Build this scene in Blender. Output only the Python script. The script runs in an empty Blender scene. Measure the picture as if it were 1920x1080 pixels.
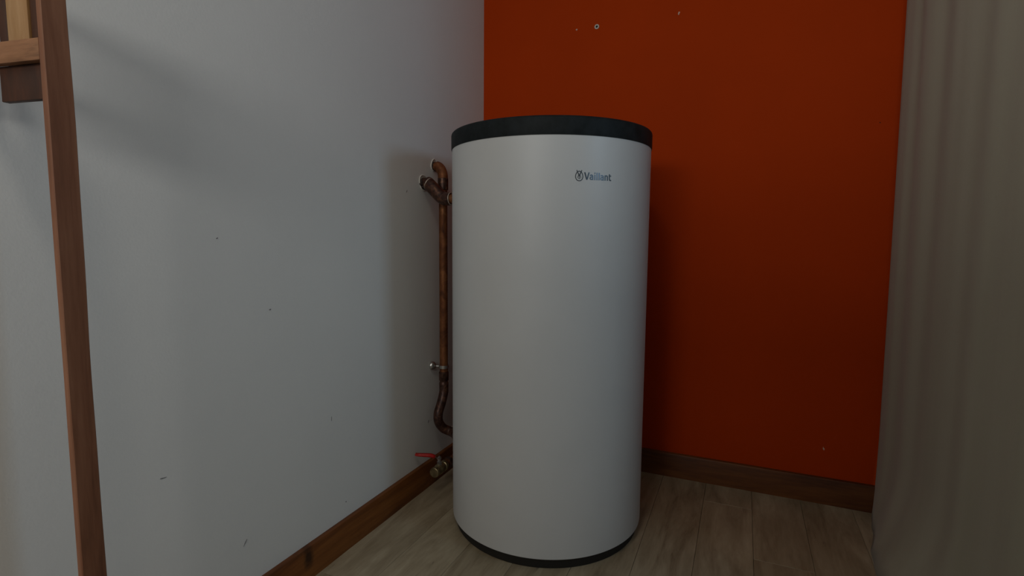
import bpy, bmesh, math, random
from math import sin, cos, pi, radians
from mathutils import Vector, Matrix
random.seed(7)
S = bpy.context.scene
COL = S.collection

# ---------------------------------------------------------------- camera
cam_d = bpy.data.cameras.new('camera'); cam = bpy.data.objects.new('camera', cam_d); COL.objects.link(cam)
cam_d.sensor_width = 36.0; cam_d.lens = 992.76 / 1920 * 36.0; cam_d.clip_start = .02
CAM = Vector((1.0224, -2.0336, .9031))
yw, pt, rl = radians(23.5718), radians(5.4866), radians(.4435)
fw = Vector((-sin(yw)*cos(pt), cos(yw)*cos(pt), -sin(pt)))
rt = Vector((cos(yw), sin(yw), 0)); up = rt.cross(fw)
rt2 = rt*cos(rl) + up*sin(rl); up2 = up*cos(rl) - rt*sin(rl)
cam.matrix_world = Matrix(((rt2.x, up2.x, -fw.x, CAM.x), (rt2.y, up2.y, -fw.y, CAM.y), (rt2.z, up2.z, -fw.z, CAM.z), (0, 0, 0, 1)))
S.camera = cam

# ---------------------------------------------------------------- light and exposure
vs = S.view_settings
vs.view_transform = 'Standard'; vs.look = 'None'; vs.gamma = 1.0; vs.use_curve_mapping = False
vs.exposure = 0.0
W = bpy.data.worlds.new('world'); S.world = W; W.use_nodes = True
W.node_tree.nodes['Background'].inputs[0].default_value = (.62, .74, 1, 1)
W.node_tree.nodes['Background'].inputs[1].default_value = .25

def area(name, loc, target, sx, sy, watts, col, shape='RECTANGLE'):
    d = bpy.data.lights.new(name, 'AREA'); d.shape = shape; d.size = sx; d.size_y = sy; d.energy = watts; d.color = col
    o = bpy.data.objects.new(name, d); COL.objects.link(o); o.location = loc
    o.rotation_euler = (Vector(target) - Vector(loc)).to_track_quat('-Z', 'Y').to_euler()
    return o
# daylight through the window in the right-hand wall (just outside the frame), and through the one behind the camera
area('window_daylight', (2.26, -1.17, 1.50), (.3, -.75, 1.15), .34, .42, 4.0, (.47, .74, 1.0))
area('room_daylight', (.80, -3.58, 1.57), (.6, 0, 1.2), 1.25, .46, 16.5, (1.0, .985, .93))
area('ceiling_lamp_light', (.75, -2.05, 2.34), (.55, -1.5, 0), .24, .24, 2.6, (1.0, .90, .78), 'DISK')

# ---------------------------------------------------------------- material helpers
def mat(name, base, rough=.6, metal=0, spec=.5, coat=0, coat_rough=.2):
    m = bpy.data.materials.new(name); m.use_nodes = True
    b = m.node_tree.nodes['Principled BSDF']
    b.inputs['Base Color'].default_value = (*base, 1); b.inputs['Roughness'].default_value = rough
    b.inputs['Metallic'].default_value = metal; b.inputs['Specular IOR Level'].default_value = spec
    b.inputs['Coat Weight'].default_value = coat; b.inputs['Coat Roughness'].default_value = coat_rough
    return m
class NT:
    def __init__(s, m): s.m = m; s.n = m.node_tree.nodes; s.l = m.node_tree.links; s.b = s.n['Principled BSDF']
    def new(s, t, **kw):
        o = s.n.new(t)
        for k, v in kw.items():
            if k in o.inputs.keys(): o.inputs[k].default_value = v
            else: setattr(o, k, v)
        return o
    def coord(s, scale=(1, 1, 1), rand=False, rot=(0, 0, 0)):
        g = s.new('ShaderNodeNewGeometry') ; mp = s.new('ShaderNodeMapping')
        mp.inputs['Scale'].default_value = scale; mp.inputs['Rotation'].default_value = rot
        if rand:
            oi = s.new('ShaderNodeObjectInfo'); mul = s.new('ShaderNodeVectorMath', operation='SCALE'); cx = s.new('ShaderNodeCombineXYZ')
            for i in range(3): s.l.new(oi.outputs['Random'], cx.inputs[i])
            mul.inputs['Scale'].default_value = 37.0; s.l.new(cx.outputs[0], mul.inputs[0])
            ad = s.new('ShaderNodeVectorMath', operation='ADD'); s.l.new(g.outputs['Position'], ad.inputs[0]); s.l.new(mul.outputs[0], ad.inputs[1])
            s.l.new(ad.outputs[0], mp.inputs['Vector'])
        else: s.l.new(g.outputs['Position'], mp.inputs['Vector'])
        return mp.outputs[0]
    def noise(s, co, scale, detail=4, rough=.5, dist=0):
        o = s.new('ShaderNodeTexNoise'); o.inputs['Scale'].default_value = scale; o.inputs['Detail'].default_value = detail
        o.inputs['Roughness'].default_value = rough; o.inputs['Distortion'].default_value = dist
        s.l.new(co, o.inputs['Vector']); return o.outputs[0]
    def ramp(s, fac, stops):
        o = s.new('ShaderNodeValToRGB'); e = o.color_ramp.elements
        while len(e) < len(stops): e.new(.5)
        for i, (p, c) in enumerate(stops): e[i].position = p; e[i].color = (*c, 1)
        s.l.new(fac, o.inputs[0]); return o.outputs[0]
    def mix(s, fac, a, b, mode='MIX'):
        o = s.new('ShaderNodeMix', data_type='RGBA', blend_type=mode)
        for i, v in ((0, fac), (6, a), (7, b)):
            if hasattr(v, 'is_linked') or hasattr(v, 'links'): s.l.new(v, o.inputs[i])
            else: o.inputs[i].default_value = v if i == 0 else (*v, 1)
        return o.outputs[2]
    def bump(s, h, strength=.2, dist=.002):
        o = s.new('ShaderNodeBump'); o.inputs['Strength'].default_value = strength; o.inputs['Distance'].default_value = dist
        s.l.new(h, o.inputs['Height']); s.l.new(o.outputs[0], s.b.inputs['Normal'])
    def base(s, c): s.l.new(c, s.b.inputs['Base Color'])
    def math(s, op, a, b):
        o = s.new('ShaderNodeMath', operation=op)
        for i, v in enumerate((a, b)):
            if isinstance(v, (int, float)): o.inputs[i].default_value = v
            else: s.l.new(v, o.inputs[i])
        return o.outputs[0]

def plaster(name, base, var, rough=.85, spec=.3, bs=.25):
    m = mat(name, base, rough, spec=spec); t = NT(m); co = t.coord()
    n = t.noise(co, 2.2, 5, .55); lo = tuple(c*(1-var) for c in base); hi = tuple(min(1, c*(1+var)) for c in base)
    c = t.ramp(n, [(.3, lo), (.7, hi)])
    fine = t.noise(co, 210, 3, .6); mid = t.noise(co, 26, 3, .6)
    c2 = t.mix(t.math('MULTIPLY', fine, .10), c, tuple(x*.6 for x in base))
    t.base(c2); t.bump(t.math('ADD', t.math('MULTIPLY', fine, .5), mid), bs, .0016)
    return m
M_white = plaster('white_plaster', (.70, .70, .68), .025)
M_orange = plaster('orange_paint', (.43, .040, .0002), .05, .75, .10, .3)
M_ceil = plaster('ceiling_paint', (.72, .71, .68), .02)
M_grey = plaster('right_plaster', (.50, .48, .42), .03)

def wood(name, dark, mid, light, stretch, scale=9, rough=.5, knots=True, spec=.4, coat=.0, kx='XZ'):
    m = mat(name, mid, rough, spec=spec, coat=coat); t = NT(m)
    co = t.coord(stretch, rand=True)
    n1 = t.noise(co, scale, 6, .6, .8); n2 = t.noise(co, scale*6, 4, .6, .3)
    f = t.math('ADD', t.math('MULTIPLY', n1, .7), t.math('MULTIPLY', n2, .3))
    c = t.ramp(f, [(.30, dark), (.48, mid), (.68, light)])
    if knots:
        kc = t.coord((1, 1, 1)); sp = t.new('ShaderNodeSeparateXYZ'); t.l.new(kc, sp.inputs[0]); cb = t.new('ShaderNodeCombineXYZ')
        t.l.new(t.math('MULTIPLY', sp.outputs[kx[0]], .8), cb.inputs[0]); t.l.new(t.math('MULTIPLY', sp.outputs[kx[1]], .42), cb.inputs[1])
        wv = t.noise(kc, 30, 3, .5); t.l.new(t.math('MULTIPLY', wv, .03), cb.inputs[2])
        v = t.new('ShaderNodeTexVoronoi', feature='F1'); v.inputs['Scale'].default_value = 7.0; v.inputs['Randomness'].default_value = 1.0; t.l.new(cb.outputs[0], v.inputs['Vector'])
        k = t.ramp(t.math('ADD', v.outputs['Distance'], t.math('MULTIPLY', wv, .06)), [(.085, (.85, .85, .85)), (.15, (0, 0, 0))])
        c = t.mix(k, c, tuple(x*.25 for x in dark))
    t.base(c); t.bump(f, .25, .0015)
    return m
PD, PM, PL = (.055, .016, .003), (.145, .044, .007), (.24, .086, .017)
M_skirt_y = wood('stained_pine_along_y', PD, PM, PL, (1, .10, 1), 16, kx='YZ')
M_skirt_x = wood('shaded_stained_pine_along_x', (.035, .010, .003), (.11, .034, .008), (.19, .068, .016), (.10, 1, 1), 16)  # same pine as the left board, darkened: the far board's shade is in the colour
M_post = wood('weathered_hardwood', (.10, .038, .018), (.215, .086, .042), (.31, .14, .075), (1, 1, .07), 26, .55, False)
M_rail = wood('oiled_hardwood_rail', (.13, .055, .022), (.26, .118, .052), (.34, .16, .075), (.16, .16, 1), 40, .5, False)
M_plank = wood('honey_plank', (.12, .048, .012), (.30, .155, .055), (.42, .25, .12), (1, 1, .12), 22, .5)
M_dark = wood('dark_stained_board', (.022, .008, .003), (.05, .017, .007), (.09, .028, .010), (1, 1, .2), 20, .6, False)

# limed oak floor boards, grain along y
M_floor = mat('limed_oak_laminate', (.3, .25, .18), .48, spec=.45); t = NT(M_floor)
co = t.coord((1, .16, 1), rand=True, rot=(0, 0, radians(0)))
a = t.noise(co, 14, 7, .62, 1.2); b = t.noise(co, 90, 4, .65, .2); g = t.noise(t.coord((1, .6, 1), rand=True), 4, 4, .55)
f = t.math('ADD', t.math('MULTIPLY', a, .55), t.math('ADD', t.math('MULTIPLY', b, .2), t.math('MULTIPLY', g, .25)))
c = t.ramp(f, [(.30, (.12, .085, .048)), (.44, (.26, .205, .130)), (.58, (.37, .305, .205)), (.72, (.49, .42, .30))])
cr = t.noise(t.coord((1, .09, 1), rand=True), 60, 3, .5, 2.0)
k = t.ramp(cr, [(.68, (0, 0, 0)), (.76, (1, 1, 1))])
c = t.mix(t.math('MULTIPLY', k, .55), c, (.05, .033, .02))
oi = t.new('ShaderNodeObjectInfo'); tone = t.ramp(oi.outputs['Random'], [(0, (.88, .86, .84)), (1, (1.0, 1.0, 1.0))])
c = t.mix(1.0, c, tone, 'MULTIPLY')
t.base(c); t.bump(f, .2, .001)
M_gap = mat('floor_underlay', (.06, .045, .03), .9)

# tank
M_tank = mat('white_foil_jacket', (.55, .555, .55), .46, spec=.45, coat=.06, coat_rough=.3); t = NT(M_tank)
n = t.noise(t.coord((1, 1, .8)), 3.2, 4, .5); h = t.noise(t.coord((1, 1, 1)), 9, 2, .5); fi = t.noise(t.coord(), 260, 2, .5)
t.base(t.ramp(n, [(.3, (.52, .523, .516)), (.7, (.56, .563, .556))]))
t.bump(t.math('ADD', h, t.math('MULTIPLY', fi, .04)), .32, .004)
M_lid = mat('black_moulded_plastic', (.012, .014, .016), .6, spec=.16); t = NT(M_lid)
n = t.noise(t.coord(), 30, 5, .7)
t.base(t.ramp(n, [(.35, (.006, .008, .008)), (.75, (.016, .020, .022))])); t.bump(t.noise(t.coord(), 320, 2, .5), .2, .0008)
M_foot = mat('black_foam_base', (.012, .010, .008), .8)
M_logo = mat('satin_grey_foil_print', (.075, .09, .105), .30, metal=.6, spec=.6)

# metals
M_cop = mat('tarnished_copper', (.25, .1, .04), .5, metal=.55); t = NT(M_cop)
n = t.noise(t.coord(), 24, 6, .65, .6); n2 = t.noise(t.coord((1, 1, .3)), 70, 3, .6)
t.base(t.ramp(t.math('ADD', t.math('MULTIPLY', n, .7), t.math('MULTIPLY', n2, .3)), [(.34, (.05, .017, .008)), (.5, (.19, .065, .022)), (.68, (.33, .14, .05))]))
t.l.new(t.ramp(n, [(.3, (.75,)*3), (.7, (.50,)*3)]), t.b.inputs['Roughness']); t.bump(n, .2, .001)
M_fit = mat('darkened_copper_fitting', (.1, .05, .035), .42, metal=.5); t = NT(M_fit)
n = t.noise(t.coord(), 48, 6, .7, .8)
t.base(t.ramp(n, [(.38, (.030, .013, .010)), (.55, (.095, .042, .028)), (.72, (.26, .12, .06))])); t.bump(n, .35, .0015)
M_solder = mat('solder_ring', (.55, .47, .40), .45, metal=.5)
M_brass = mat('aged_brass', (.34, .27, .13), .4, metal=.75); t = NT(M_brass)
n = t.noise(t.coord(), 60, 5, .6); t.base(t.ramp(n, [(.35, (.16, .12, .06)), (.7, (.42, .34, .19))]))
M_chrome = mat('zinc_plated_steel', (.55, .55, .53), .28, metal=.95)
M_red = mat('red_dipped_vinyl', (.42, .012, .010), .4, spec=.5)
M_hemp = mat('dark_packing', (.035, .022, .018), .8); t = NT(M_hemp); t.bump(t.noise(t.coord(), 160, 5, .7), .8, .004)
M_filler = mat('white_filler', (.72, .69, .63), .85); t = NT(M_filler); t.bump(t.noise(t.coord(), 130, 4, .6), .6, .003)
M_patch = mat('grey_beige_filler', (.42, .38, .33), .9)
M_mark = mat('scuff_grey', (.16, .15, .15), .9)
M_dot = mat('chipped_paint', (.60, .42, .33), .9)
M_hole = mat('screw_hole', (.01, .008, .008), .9)

# curtain
M_cur = mat('pale_taupe_cloth', (.30, .275, .215), .92, spec=.15); t = NT(M_cur)
n = t.noise(t.coord((5, 5, .22)), 3.0, 4, .5); w = t.noise(t.coord((1, 1, 1)), 420, 2, .6)
c = t.ramp(n, [(.3, (.365, .340, .260)), (.7, (.40, .375, .295))])
t.base(t.mix(t.math('MULTIPLY', w, .15), c, (.2, .18, .14))); t.bump(w, .35, .0006)
t.b.inputs['Sheen Weight'].default_value = .15

# ---------------------------------------------------------------- mesh helpers
def obj(name, bm, m, parent=None, smooth=False, loc=None):
    bmesh.ops.recalc_face_normals(bm, faces=bm.faces)
    me = bpy.data.meshes.new(name); bm.to_mesh(me); bm.free()
    if smooth is not False:
        for p in me.polygons: p.use_smooth = True
        me.set_sharp_from_angle(angle=radians(40 if smooth is True else smooth))
    o = bpy.data.objects.new(name, me); COL.objects.link(o)
    for mm in (m if isinstance(m, (list, tuple)) else [m]): me.materials.append(mm)
    if parent is not None: o.parent = parent
    if loc is not None: o.location = loc
    return o
def tag(o, label, cat, group=None):
    o['label'] = label; o['category'] = cat
    if group: o['group'] = group
    return o
def thing(name, label, cat, loc, rotz=0, group=None):
    o = bpy.data.objects.new(name, None); COL.objects.link(o); o.location = loc; o.rotation_euler = (0, 0, rotz)
    o.empty_display_size = .05
    return tag(o, label, cat, group)
def struct(o): o['kind'] = 'structure'; return o
def box(bm, x0, x1, y0, y1, z0, z1, bev=0, seg=2):
    b2 = bmesh.new()
    bmesh.ops.create_cube(b2, size=1)
    for v in b2.verts: v.co = Vector(((x0+x1)/2 + v.co.x*(x1-x0), (y0+y1)/2 + v.co.y*(y1-y0), (z0+z1)/2 + v.co.z*(z1-z0)))
    if bev: bmesh.ops.bevel(b2, geom=b2.edges[:], offset=bev, segments=seg, affect='EDGES', profile=.5)
    merge(bm, b2); return bm
def merge(bm, b2, mtx=None):
    if mtx is not None: b2.transform(mtx)
    me = bpy.data.meshes.new('t'); b2.to_mesh(me); b2.free(); bm.from_mesh(me); bpy.data.meshes.remove(me)
def lathe(prof, seg=48, axis=None, origin=(0, 0, 0)):
    """prof: (radius, height) along +z, then turned so +z points along axis"""
    bm = bmesh.new(); rings = []
    for r, z in prof:
        if r < 1e-6: rings.append([bm.verts.new((0, 0, z))])
        else: rings.append([bm.verts.new((r*cos(2*pi*i/seg), r*sin(2*pi*i/seg), z)) for i in range(seg)])
    for a, b in zip(rings, rings[1:]):
        for i in range(seg):
            j = (i+1) % seg
            if len(a) == 1 and len(b) == 1: continue
            if len(a) == 1: bm.faces.new((a[0], b[i], b[j]))
            elif len(b) == 1: bm.faces.new((a[i], a[j], b[0]))
            else: bm.faces.new((a[i], a[j], b[j], b[i]))
    M = Matrix.Identity(4)
    if axis is not None: M = Vector(axis).to_track_quat('Z', 'Y').to_matrix().to_4x4()
    M = Matrix.Translation(origin) @ M
    bm.transform(M); return bm
def smooth_path(pts, n=10):
    P = [Vector(p) for p in pts]; P = [2*P[0]-P[1]] + P + [2*P[-1]-P[-2]]; out = []
    for i in range(1, len(P)-2):
        for k in range(n):
            u = k/n; a, b, c, d = P[i-1:i+3]
            out.append(.5*((2*b) + (c-a)*u + (2*a-5*b+4*c-d)*u*u + (3*b-3*c+d-a)*u**3))
    out.append(P[-2]); return out
def tube(path, rad, seg=20, cap=True):
    bm = bmesh.new(); P = [Vector(p) for p in path]; n = len(P); rings = []; prev = None
    for i, p in enumerate(P):
        tdir = (P[min(i+1, n-1)] - P[max(i-1, 0)]).normalized()
        if prev is None: u = tdir.orthogonal().normalized()
        else: u = (prev - tdir*prev.dot(tdir)).normalized()
        prev = u; v = tdir.cross(u); r = rad(i/(n-1)) if callable(rad) else rad
        rings.append([bm.verts.new(p + (u*cos(2*pi*k/seg) + v*sin(2*pi*k/seg))*r) for k in range(seg)])
    for a, b in zip(rings, rings[1:]):
        for k in range(seg): bm.faces.new((a[k], a[(k+1) % seg], b[(k+1) % seg], b[k]))
    if cap: bm.faces.new(rings[0]); bm.faces.new(rings[-1][::-1])
    return bm
def torus(center, axis, R, r, seg=32, s2=10):
    path = []
    prof = [(R + r*cos(2*pi*k/s2), r*sin(2*pi*k/s2)) for k in range(s2+1)]
    bm = lathe(prof, seg, axis, center); bmesh.ops.remove_doubles(bm, verts=bm.verts, dist=1e-6); return bm

# ---------------------------------------------------------------- the room
HC, XR, YB, XN = 2.42, 2.20, -3.70, 1.62
def slab(name, *b, m): return struct(obj(name, box(bmesh.new(), *b), m))
slab('ceiling', -.1, XR+.1, YB-.1, .1, HC, HC+.1, m=M_ceil)
slab('wall_left', -.12, 0, YB-.1, .1, -.06, HC, m=M_white)
slab('wall_far', 0, XR+.1, 0, .12, -.06, HC, m=M_orange)
# right-hand wall with a window opening, out of frame
WY0, WY1, WZ0, WZ1 = -1.50, -.78, 1.00, 1.90
bm = bmesh.new()
box(bm, XR, XR+.12, YB, WY0, 0, HC); box(bm, XR, XR+.12, WY1, 0, 0, HC)
box(bm, XR, XR+.12, WY0, WY1, 0, WZ0); box(bm, XR, XR+.12, WY0, WY1, WZ1, HC)
struct(obj('wall_right', bm, M_grey))
bm = bmesh.new()
for a in ((WY0, WY0+.05, WZ0, WZ1), (WY1-.05, WY1, WZ0, WZ1), (WY0+.05, WY1-.05, WZ0, WZ0+.05), (WY0+.05, WY1-.05, WZ1-.05, WZ1)):
    box(bm, XR+.085, XR+.115, *a, bev=.004)
struct(obj('window_1', bm, M_ceil))
# back wall, with the opening the room daylight comes through
bm = bmesh.new()
box(bm, -.0, .15, YB, YB+.1, 0, HC); box(bm, 1.6, XR, YB, YB+.1, 0, HC)
box(bm, .15, 1.6, YB, YB+.1, 0, .9); box(bm, .15, 1.6, YB, YB+.1, 2.1, HC)
struct(obj('wall_back', bm, M_grey))
bm = bmesh.new()
for a in ((.15, .20, .9, 2.1), (1.55, 1.6, .9, 2.1), (.20, 1.55, .9, .95), (.20, 1.55, 2.05, 2.1)):
    box(bm, a[0], a[1], YB+.02, YB+.06, a[2], a[3], bev=.004)
struct(obj('window_2', bm, M_ceil))

# added half-height light blocker, unseen behind the camera on the right: it keeps the back window off the lower right of the niche
slab('added_shade_wall', .74, XR, -2.50, -2.40, 0, 1.39, m=M_grey)

# floor: an underlay slab with every board a piece of its own
floor = slab('floor', 0, XR+.1, YB, 0, -.06, -.010, m=M_gap)
PW = .1535; GAP = .0008
def board(x0, x1, y0, y1):
    bm = bmesh.new(); g = GAP/2
    box(bm, x0+g, x1-g, y0+g, y1-g, -.0098, 0, bev=.0007, seg=1)
    return obj('floor_board', bm, M_floor, floor)
x_seams = [.933 + PW*k for k in range(-7, 9)]
joints = {6: [-.155, -1.44, -2.73], 7: [-.455, -1.74, -3.03], 5: [-.86, -2.14], 4: [-.30, -1.62, -2.9], 3: [-1.15, -2.4], 2: [-.62, -1.9, -3.2],
          1: [-.2, -1.5, -2.8], 0: [-1.0, -2.3], 8: [-1.05, -2.3], 9: [-.5, -1.8, -3.1]}
xs = sorted(set([0] + [x for x in x_seams if .02 < x < XR-.02] + [XR]))
for i in range(len(xs)-1):
    k = round((xs[i] - .933)/PW) + 6 if i else 0
    js = [0] + joints.get(k, [-.7 - .37*(i % 3), -2.1 - .3*(i % 2)]) + [YB+.0]
    for y1, y0 in zip(js, js[1:]): board(xs[i], xs[i+1], y0, y1)

# skirting boards
def skirt(name, along, a0, a1, h, t, m):
    bm = bmesh.new(); r = .004
    prof = [(0, 0), (t, 0), (t, h-r*1.5), (t-r*.4, h-r*.4), (t-r*1.5, h), (0, h)]
    n = 60
    rings = []
    for i in range(n+1):
        a = a0 + (a1-a0)*i/n; w = .0004*sin(a*9)+.0003*sin(a*23)
        rings.append([bm.verts.new((d + (w if d > 0 else 0), a, z) if along == 'y' else (a, -d - (w if d > 0 else 0), z)) for d, z in prof])
    k = len(prof)
    for a, b in zip(rings, rings[1:]):
        for i in range(k): bm.faces.new((a[i], a[(i+1) % k], b[(i+1) % k], b[i]))
    bm.faces.new(rings[0]); bm.faces.new(rings[-1][::-1])
    return struct(obj(name, bm, m, smooth=35))
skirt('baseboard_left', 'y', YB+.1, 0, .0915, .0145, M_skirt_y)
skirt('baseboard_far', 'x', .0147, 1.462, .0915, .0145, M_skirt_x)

# small marks on the two walls
def blot(name, plane, c, ru, rv, m, th=.0008, seed=0, n=14, rag=.3, ang=0):
    """small irregular patch; plane 'x' is the left wall, 'y' the orange wall"""
    rnd = random.Random(seed); bm = bmesh.new(); ring = []; top = []
    for i in range(n):
        a = 2*pi*i/n; k = 1 + rag*(rnd.random()-.5)*2
        u, v = ru*k*cos(a), rv*k*sin(a); u, v = u*cos(ang)-v*sin(ang), u*sin(ang)+v*cos(ang)
        f = lambda q, s: (q, c[1]+u*s, c[2]+v*s) if plane == 'x' else (c[0]+u*s, -q, c[2]+v*s)
        ring.append(bm.verts.new(f(0, 1))); top.append(bm.verts.new(f(th, .8)))
    for i in range(n): bm.faces.new((ring[i], ring[(i+1) % n], top[(i+1) % n], top[i]))
    bm.faces.new(top)
    return obj(name, bm, m)
WL = bpy.data.objects['wall_left']; WF = bpy.data.objects['wall_far']
for i, (y, z, a, b, g) in enumerate([(-1.253, .896, .0022, .0010, .6), (-1.123, .728, .0030, .0013, .2), (-1.393, .428, .0060, .0009, -.1),
                                     (-1.216, .198, .0085, .0009, .9), (-.44, .235, .006, .0022, 1.1), (-.56, 1.05, .005, .0012, 1.0), (-.93, .40, .006, .0006, 1.5), (-.88, .137, .0022, .002, 0)]):
    o = blot('scuff_mark', 'x', (0, y, z), a, b, M_mark, seed=i, ang=g); o.parent = WL
for i, (x, z, a, b, g) in enumerate([(.397, 1.696, .0030, .0032, 0), (.773, 1.698, .0028, .0065, -.3), (1.303, .191, .0022, .006, .3), (.47, .8, .001, .001, 0)]):
    o = blot('paint_chip', 'y', (x, 0, z), a, b, M_dot, seed=20+i, ang=g); o.parent = WF
o = blot('paint_chip', 'y', (1.398, 0, 1.272), .0022, .0018, M_hole, seed=31); o.parent = WF

# wall anchor in the orange wall
t_ = thing('wall_anchor', 'small white plastic wall plug with a dark screw hole in the orange wall', 'wall plug', (.476, 0, 1.6955))
obj('collar', lathe([(.0030, .0), (.0085, .0), (.0090, .0012), (.0082, .0022), (.0050, .0026), (.0044, .0018), (.0040, .0003), (.0030, 0)], 28, (0, -1, 0)), mat('plug_plastic', (.62, .58, .52), .5), t_, True)
obj('hole', lathe([(0, .0002), (.0042, .0002), (.0042, .0008), (0, .0008)], 24, (0, -1, 0)), M_hole, t_)

# ---------------------------------------------------------------- hot water tank
TX, TY, TR = .4644, -.4682, .3
tank = thing('water_tank', 'tall white cylindrical hot water tank with a black lid standing on the floor', 'water tank', (TX, TY, 0))
obj('body', lathe([(0, .030), (.288, .030), (.2965, .0305), (.2995, .033), (.3, .037), (.3, .30), (.3, .60), (.3, .90), (.3, 1.163), (.297, 1.166), (0, 1.166)], 160), M_tank, tank, True)
obj('lid', lathe([(.2925, 1.1605), (.3015, 1.1605), (.3022, 1.163), (.3022, 1.2015), (.3012, 1.2055), (.2985, 1.2083), (.293, 1.2095), (.25, 1.2100), (.247, 1.2085), (.10, 1.2085), (.098, 1.2105), (0, 1.2105)], 160), M_lid, tank, True)
obj('base', lathe([(0, .0), (.286, .0), (.2885, .003), (.2890, .0298), (.284, .0315), (0, .0315)], 120), M_foot, tank, True)

# print on the jacket: emblem and wordmark, wrapped round the cylinder
def wrap(bm, a0, z0, r0=TR+.0001, th=.0005):
    """x = arc length from angle a0, y = height over z0, z = thickness"""
    for v in bm.verts:
        a = a0 + v.co.x/TR; r = r0 + (th if v.co.z > 1e-6 else 0)
        v.co = Vector((r*cos(a), r*sin(a), z0 + v.co.y))
def stroke(bm, pts, w0, w1=None, closed=False):
    w1 = w0 if w1 is None else w1
    n = len(pts); L = []
    for i, p in enumerate(pts):
        a = pts[(i-1) % n] if (closed or i > 0) else pts[i]; b = pts[(i+1) % n] if (closed or i < n-1) else pts[i]
        d = Vector((b[0]-a[0], b[1]-a[1])).normalized(); nrm = Vector((-d.y, d.x)); w = (w0 + (w1-w0)*i/max(1, n-1))/2
        q = Vector(p); L.append([(q+nrm*w), (q-nrm*w)])
    vs_ = [[bm.verts.new((s.x, s.y, z)) for s in pr for z in (0, .0005)] for pr in L]
    rng = range(n) if closed else range(n-1)
    for i in rng:
        a, b = vs_[i], vs_[(i+1) % n]
        bm.faces.new((a[1], b[1], b[3], a[3])); bm.faces.new((a[0], a[1], b[1], b[0])); bm.faces.new((a[2], a[3], b[3], b[2]))
def fillpoly(bm, pts):
    lo = [bm.verts.new((x, y, 0)) for x, y in pts]; hi = [bm.verts.new((x, y, .0005)) for x, y in pts]; n = len(pts)
    bm.faces.new(hi)
    for i in range(n): bm.faces.new((lo[i], lo[(i+1) % n], hi[(i+1) % n], hi[i]))
mm = .001
bm = bmesh.new()
stroke(bm, [(9.6*mm*sin(2*pi*i/40)*(1-.10*cos(2*pi*i/40)), 12.0*mm*cos(2*pi*i/40)-1*mm) for i in range(40)], 1.9*mm, closed=True)
stroke(bm, [(-6.6*mm, 13.6*mm), (-4.6*mm, 8.6*mm), (-1.6*mm, 3.5*mm)], 1.9*mm, 2.6*mm)
stroke(bm, [(6.6*mm, 13.6*mm), (4.6*mm, 8.6*mm), (1.6*mm, 3.5*mm)], 1.9*mm, 2.6*mm)
fillpoly(bm, [(-3.2*mm, 4.2*mm), (-2.8*mm, 1.6*mm), (-1.3*mm, -.3*mm), (1.3*mm, -.3*mm), (2.8*mm, 1.6*mm), (3.2*mm, 4.2*mm), (0, 3.0*mm)])
stroke(bm, [(-1.6*mm, .5*mm), (-3.6*mm, -2.2*mm), (-4.4*mm, -5.2*mm), (-2.6*mm, -6.6*mm)], 1.5*mm, 1.0*mm)
stroke(bm, [(1.6*mm, .5*mm), (3.6*mm, -2.2*mm), (4.4*mm, -5.2*mm), (2.6*mm, -6.6*mm)], 1.5*mm, 1.0*mm)
stroke(bm, [(0, .2*mm), (0, -4*mm), (0, -8.2*mm)], 2.0*mm, 1.3*mm)
stroke(bm, [(-2.0*mm, -7.4*mm), (0, -8.2*mm), (2.0*mm, -7.4*mm)], 1.0*mm)
wrap(bm, radians(-56.15), 1.0597); obj('emblem', bm, M_logo, tank)
# wordmark drawn letter by letter, in mm: humanist bold, cap height 18.6, x-height 13.6
bm = bmesh.new(); XH = 13.6; T = 3.1
def S_(pts, w=T, w1=None): stroke(bm, [(x*mm, y*mm) for x, y in pts], w*mm, None if w1 is None else w1*mm)
def bar(x, y0, y1, w=T): S_([(x+w/2, y0), (x+w/2, y1)], w)
def arc(cx, cy, rx, ry, a0, a1, n=14): return [(cx+rx*cos(radians(a0+(a1-a0)*i/n)), cy+ry*sin(radians(a0+(a1-a0)*i/n))) for i in range(n+1)]
def glyph_a(x):
    S_([(x+.9, 10.9)] + arc(x+5.0, 8.6, 3.7, 3.7, 115, 0) + [(x+8.7, 4), (x+8.7, 0)], 2.9)
    S_([(x+8.4, 7.6)] + arc(x+5.0, 4.3, 3.6, 3.1, 95, 270) + [(x+8.4, 2.6)], 2.6)
fillpoly(bm, [(px*mm, py*mm) for px, py in [(0, 18.6), (3.6, 18.6), (7.6, 5.0), (11.6, 18.6), (15.0, 18.6), (9.2, 0), (5.8, 0)]])
glyph_a(15.2)
bar(28.2, 0, 13.4); bar(28.2, 15.6, 18.9); bar(34.4, 0, 18.9); bar(40.6, 0, 18.9)
glyph_a(45.4)
bar(58.3, 0, 13.4); S_(arc(63.6, 8.9, 3.4, 3.4, 140, 0) + [(67.0, 4), (67.0, 0)], 3.0)
S_([(73.2, 17.0), (73.2, 4.4)] + arc(76.2, 4.2, 3.0, 2.9, 180, 270, 8) + [(78.6, 1.4)], 3.0); bar(70.9, 11.2, 13.5, .1)
S_([(71.0, 12.3), (78.6, 12.3)], 2.4)
wrap(bm, radians(-53.7), 1.0498); obj('lettering', bm, M_logo, tank)

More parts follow.
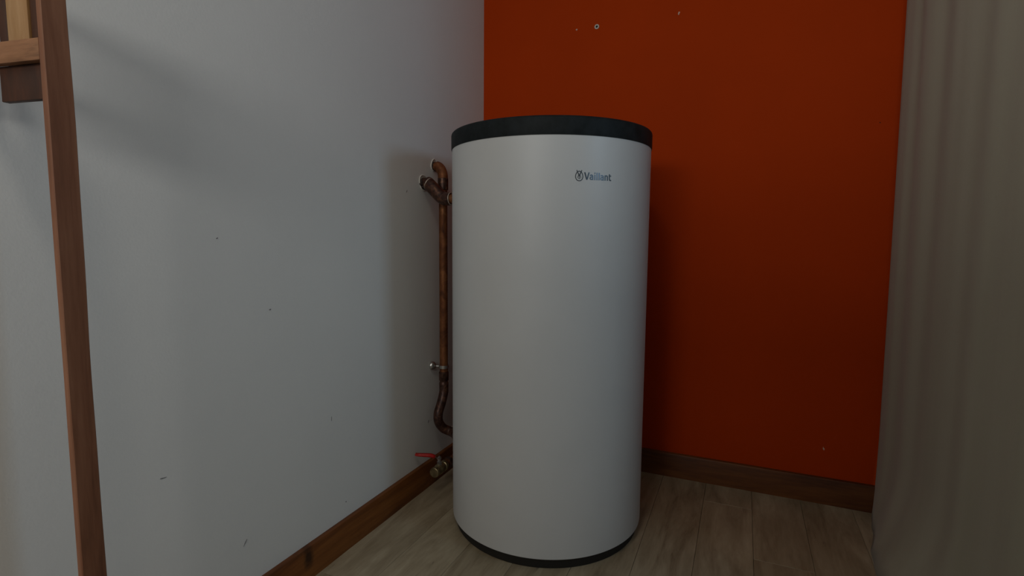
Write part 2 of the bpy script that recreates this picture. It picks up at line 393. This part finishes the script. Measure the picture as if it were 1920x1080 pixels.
# ---------------------------------------------------------------- pipework on the left wall
def rosette(parent, y, z, r):
    rnd = random.Random(int(y*1000))
    bm = torus((.0018, y, z), (1, 0, 0), r, .0016, 36, 8)
    for v in bm.verts:
        k = 1 + .06*sin(3*math.atan2(v.co.z-z, v.co.y-y)+y*40); v.co.y = y + (v.co.y-y)*k; v.co.z = z + (v.co.z-z)*k
        v.co.x = max(v.co.x, 0)
    obj('filler_ring', bm, M_filler, parent, True)
    bm = lathe([(0, 0), (r*.95, 0), (r*.9, .0014), (r*.5, .002), (0, .002)], 30, (1, 0, 0), (0, y, z))
    obj('filler_disc', bm, M_patch, parent, True)
    bm = bmesh.new()
    for q in range(13):
        a = 2*pi*q/13 + rnd.random()*.3; rr = r*(.62+.2*rnd.random()); b2 = bmesh.new()
        bmesh.ops.create_icosphere(b2, subdivisions=2, radius=r*(.20+.10*rnd.random()))
        for v in b2.verts: v.co.x = abs(v.co.x)*.9 if v.co.x < 0 else v.co.x*1.3
        merge(bm, b2, Matrix.Translation((.001, y+rr*cos(a), z-.002+rr*sin(a)*.9 if sin(a) < .5 else z+rr*.45)))
    obj('packing', bm, M_hemp, parent, True)

riser = thing('riser_pipe', 'vertical brown copper pipe beside the tank, bending into the wall at its top', 'pipe', (.043, -.402, 0))
PXY = (-.0, 0)
def L(p): return (p[0]-.043, p[1]+.402, p[2])
def loc_t(pts): return [L(p) for p in pts]
obj('pipe', tube(loc_t([(.043, -.402, 1.085), (.043, -.402, .9), (.043, -.402, .6), (.043, -.403, .37)]), .0148, 24), M_cop, riser, True)
# top elbow
el = smooth_path([(.004, -.392, 1.150), (.016, -.393, 1.150), (.030, -.396, 1.140), (.040, -.400, 1.122), (.043, -.402, 1.100), (.043, -.402, 1.070)], 8)
obj('elbow', tube(loc_t(el), lambda u: .0175 if .15 < u < .97 else .0155, 24), M_cop, riser, True)
obj('socket', lathe([(.0150, -.022), (.0182, -.020), (.0185, .018), (.0150, .021)], 24, (0, 0, 1), L((.043, -.402, 1.088))), M_fit, riser, True)
def ros_local(parent, y, z, r, off):
    before = set(bpy.data.objects)
    rosette(parent, y, z, r)
    for o in set(bpy.data.objects)-before: o.location = off
ros_local(riser, -.392, 1.154, .021, (-.043, .402, 0))
# clamp with its round cover
obj('clamp', lathe([(.0150, -.0050), (.0178, -.0055), (.0184, 0), (.0178, .0055), (.0150, .0050)], 28, (0, 0, 1), L((.043, -.403, .434))), M_chrome, riser, True)
obj('clamp_stud', tube(loc_t([(.001, -.412, .434), (.026, -.406, .434)]), .0042, 14), M_chrome, riser, True)
obj('clamp_cover', lathe([(0, .012), (.006, .012), (.0125, .008), (.0150, .002), (.0155, 0), (0, 0)], 28, (1, -.5, 0), L((.004, -.420, .437))), M_chrome, riser, True)
# lower fittings and the swan neck back to the tank
obj('coupling', lathe([(.0148, .0), (.0166, .002), (.0168, .040), (.0150, .043), (.0150, .046), (.0175, .049), (.0178, .078), (.0150, .081)], 24, (0, 0, 1), L((.043, -.403, .335))), M_fit, riser, True)
neck = smooth_path([(.043, -.403, .372), (.044, -.406, .340), (.043, -.420, .305), (.042, -.440, .272), (.043, -.440, .240), (.052, -.424, .212), (.075, -.412, .199), (.102, -.425, .197), (.125, -.454, .197), (.145, -.468, .197), (.1618, -.468, .197)], 8)
obj('swan_neck', tube(loc_t(neck), lambda u: .0166 if u < .72 else .0148, 22), M_fit, riser, True)
obj('solder_joint', torus(L((.078, -.404, .199)), (1, .1, 0), .0156, .0016), M_solder, riser, True)

# upper branch from the second wall outlet into the tank
br = thing('branch_pipe', 'short thick dark copper pipe slanting from the wall into the tank side', 'pipe', (0, -.462, 1.085))
def B(p): return (p[0], p[1]+.462, p[2]-1.085)
ros_local(br, -.462, 1.088, .0255, (0, .462, -1.085))
path = smooth_path([(.002, -.463, 1.088), (.018, -.464, 1.086), (.036, -.466, 1.072), (.060, -.467, 1.050), (.078, -.467, 1.035), (.092, -.467, 1.030), (.112, -.467, 1.030)], 8)
obj('elbow', tube([B(p) for p in path], lambda u: .0165 if u < .16 else .0222, 26), M_fit, br, True)
obj('tail_pipe', tube([B((.100, -.467, 1.030)), B((.1640, -.467, 1.030))], .0160, 22), M_cop, br, True)
obj('solder_joint', torus(B((.024, -.465, 1.082)), (.8, 0, -.45), .0205, .0020), M_solder, br, True)
obj('solder_joint', torus(B((.112, -.467, 1.030)), (1, 0, 0), .0200, .0020), M_solder, br, True)
obj('nut', lathe([(.016, -.004), (.0215, -.003), (.0215, .007), (.016, .008)], 8, (1, 0, 0), B((.090, -.467, 1.030))), M_fit, br, 30)

# drain valve
vx, vy, vz = .075, -.525, .089
va = thing('drain_valve', 'brass drain valve with a red lever low beside the tank', 'valve', (vx, vy, 0))
def V(p): return (p[0]-vx, p[1]-vy, p[2])
obj('cap', lathe([(0, 0), (.0145, 0), (.0160, .0015), (.0162, .011), (.0150, .013), (.0150, .016), (.013, .017), (0, .017)], 10, (0, 1, 0), V((vx, vy, vz))), M_brass, va, 30)
obj('body', lathe([(.0105, .012), (.0135, .014), (.0150, .022), (.0165, .030), (.0165, .044), (.0140, .052), (.0140, .058), (.0165, .060), (.0165, .072), (.010, .073)], 24, (0, 1, 0), V((vx, vy, vz))), M_brass, va, True)
obj('supply_pipe', tube([V((vx, vy+.070, vz)), V((vx, vy+.150, vz)), V((.13, -.30, vz)), V((.24, -.22, vz))], .0125, 20), M_cop, va, True)
obj('union', lathe([(.012, 0), (.0175, .001), (.0175, .018), (.012, .019)], 6, (0, 1, 0), V((vx, vy+.088, vz))), M_fit, va, 30)
obj('stem', lathe([(.0085, 0), (.0085, .010), (.0060, .011), (.0045, .018), (.0072, .019), (.0072, .024), (.0030, .025), (.0030, .028), (0, .028)], 6, (0, 0, 1), V((vx, vy+.036, vz+.014))), M_chrome, va, 30)
for o in va.children: o.data.transform(Matrix.Translation((0, 0, vz)) @ Matrix.Diagonal((1.12, 1.0, 1.12, 1)) @ Matrix.Translation((0, 0, -vz)))
# lever: thin steel strap rising from the stem, then the red grip reaching towards the wall
def strap(pts, w, th, m, name, parent, bev=.0008):
    bm = bmesh.new(); P = [Vector(p) for p in pts]; rings = []
    side = None
    for i, p in enumerate(P):
        d = (P[min(i+1, len(P)-1)]-P[max(i-1, 0)]).normalized(); side = d.cross(Vector((0, 0, 1))).normalized(); n = side.cross(d)
        ww = w(i/(len(P)-1)) if callable(w) else w
        tt = th(i/(len(P)-1)) if callable(th) else th
        rings.append([bm.verts.new(p+side*ww*a+n*tt*b) for a, b in ((-.5, -.3), (-.35, -.5), (.35, -.5), (.5, -.3), (.5, .3), (.35, .5), (-.35, .5), (-.5, .3))])
    for a, b in zip(rings, rings[1:]):
        for i in range(8): bm.faces.new((a[i], a[(i+1) % 8], b[(i+1) % 8], b[i]))
    bm.faces.new(rings[0]); bm.faces.new(rings[-1][::-1])
    return obj(name, bm, m, parent, 50)
lev = strap([V(p) for p in smooth_path([(vx+.006, vy+.037, vz+.036), (vx-.006, vy+.034, vz+.037), (vx-.014, vy+.022, vz+.050), (vx-.022, vy+.012, vz+.056)], 5)], .011, .0022, M_chrome, 'lever', va)
g = strap([V(p) for p in smooth_path([(vx-.010, vy+.022, vz+.048), (vx-.020, vy+.012, vz+.055), (vx-.042, vy-.002, vz+.058), (vx-.060, vy-.012, vz+.060), (vx-.066, vy-.015, vz+.062)], 6)], lambda u: .0145 if .05 < u < .93 else .009, lambda u: .0125-.005*u, M_red, 'grip', va)
g.parent = lev

# ---------------------------------------------------------------- wooden rack at the left
ex = Vector((-.988, -.153, 0)).normalized(); ang = math.atan2(ex.y, ex.x)
rack = thing('wooden_rack', 'reddish brown wooden rack with a tall narrow upright standing against the white wall', 'rack', (.1743, -1.6222, 0), ang)
# local x runs towards the wall, local y (negative here) runs away from the camera
def rb(name, x0, x1, y0, y1, z0, z1, m, bev=.0012, wob=0):
    bm = bmesh.new(); box(bm, x0, x1, -y1, -y0, z0, z1, bev=bev)
    return obj(name, bm, m, rack, 35)
def upright(x0, x1, y0, y1, z0, z1, name='upright'):
    bm = bmesh.new(); n = 40; rings = []; b = .0022
    for i in range(n+1):
        z = z0 + (z1-z0)*i/n; w = .0006*sin(z*11)+.0004*sin(z*27+1); w2 = .0006*sin(z*9+2)
        X0, X1, Y0, Y1 = x0+w, x1+w*.4, -y1+w2, -y0-w*.5
        rings.append([bm.verts.new((x, y, z)) for x, y in ((X0+b, Y0), (X1-b, Y0), (X1, Y0+b), (X1, Y1-b*.5), (X1-b*.5, Y1), (X0+b*.5, Y1), (X0, Y1-b*.5), (X0, Y0+b))])
    for a, c in zip(rings, rings[1:]):
        for i in range(8): bm.faces.new((a[i], a[(i+1) % 8], c[(i+1) % 8], c[i]))
    bm.faces.new(rings[0]); bm.faces.new(rings[-1][::-1])
    return obj(name, bm, M_post, rack, 30)
upright(0, .0090, 0, .0345, 0, 1.275)
upright(.143, .152, 0, .0345, 1.0837, 1.275)
rb('rail', .0091, .1429, 0, .0115, 1.130, 1.1583, M_rail)
rb('rail', .0091, .1429, 0, .0115, 1.248, 1.272, M_rail)
rb('board', .0425, .0815, .0125, .0225, 1.132, 1.246, M_plank)
rb('board', .0820, .0980, .0130, .0225, 1.134, 1.246, M_dark)
rb('board', .0095, .0415, .0150, .0230, 1.134, 1.246, M_dark)
rb('apron', .0095, .1020, .0120, .0220, 1.0837, 1.131, M_dark)

# ---------------------------------------------------------------- curtain at the right
def catmull(pts, n): return smooth_path([(x, y, 0) for x, y in pts], n)
UP = [(1.452, -.003), (1.445, -.060), (1.443, -.125), (1.452, -.190), (1.449, -.260), (1.463, -.340), (1.464, -.430), (1.482, -.520), (1.486, -.600), (1.503, -.680), (1.518, -.755), (1.540, -.830)]
DN = [(1.444, -.017), (1.432, -.060), (1.424, -.125), (1.412, -.190), (1.394, -.260), (1.386, -.340), (1.380, -.430), (1.412, -.520), (1.440, -.600), (1.478, -.680), (1.506, -.755), (1.540, -.830)]
up_p, dn_p = catmull(UP, 11), catmull(DN, 11); NZ = 60; bm = bmesh.new(); rows = []
for j in range(NZ+1):
    z = .004 + (HC-.05-.004)*j/NZ
    k = max(0, 1 - z/.30)**1.8
    row = []
    for i, (a, b) in enumerate(zip(up_p, dn_p)):
        p = a.lerp(b, k); sway = .0018*sin(i*.21 + z*1.3) + .0008*sin(i*.5 - z*1.1)
        lean = -.010*(z-.9) if z < 2 else -.011
        row.append(bm.verts.new((p.x + sway + lean, p.y, z)))
    rows.append(row)
for a, b in zip(rows, rows[1:]):
    for i in range(len(a)-1): bm.faces.new((a[i], a[i+1], b[i+1], b[i]))
cur = thing('curtain', 'floor length pale taupe curtain hanging in soft folds right of the orange wall', 'curtain', (0, 0, 0))
cl = obj('cloth', bm, M_cur, cur, 80)
sol = cl.modifiers.new('thickness', 'SOLIDIFY'); sol.thickness = .0025; sol.offset = 0
bm = bmesh.new(); box(bm, 1.43, 1.55, -.85, -.01, HC-.048, HC, bev=.003)
obj('ceiling_track', bm, M_ceil, cur)
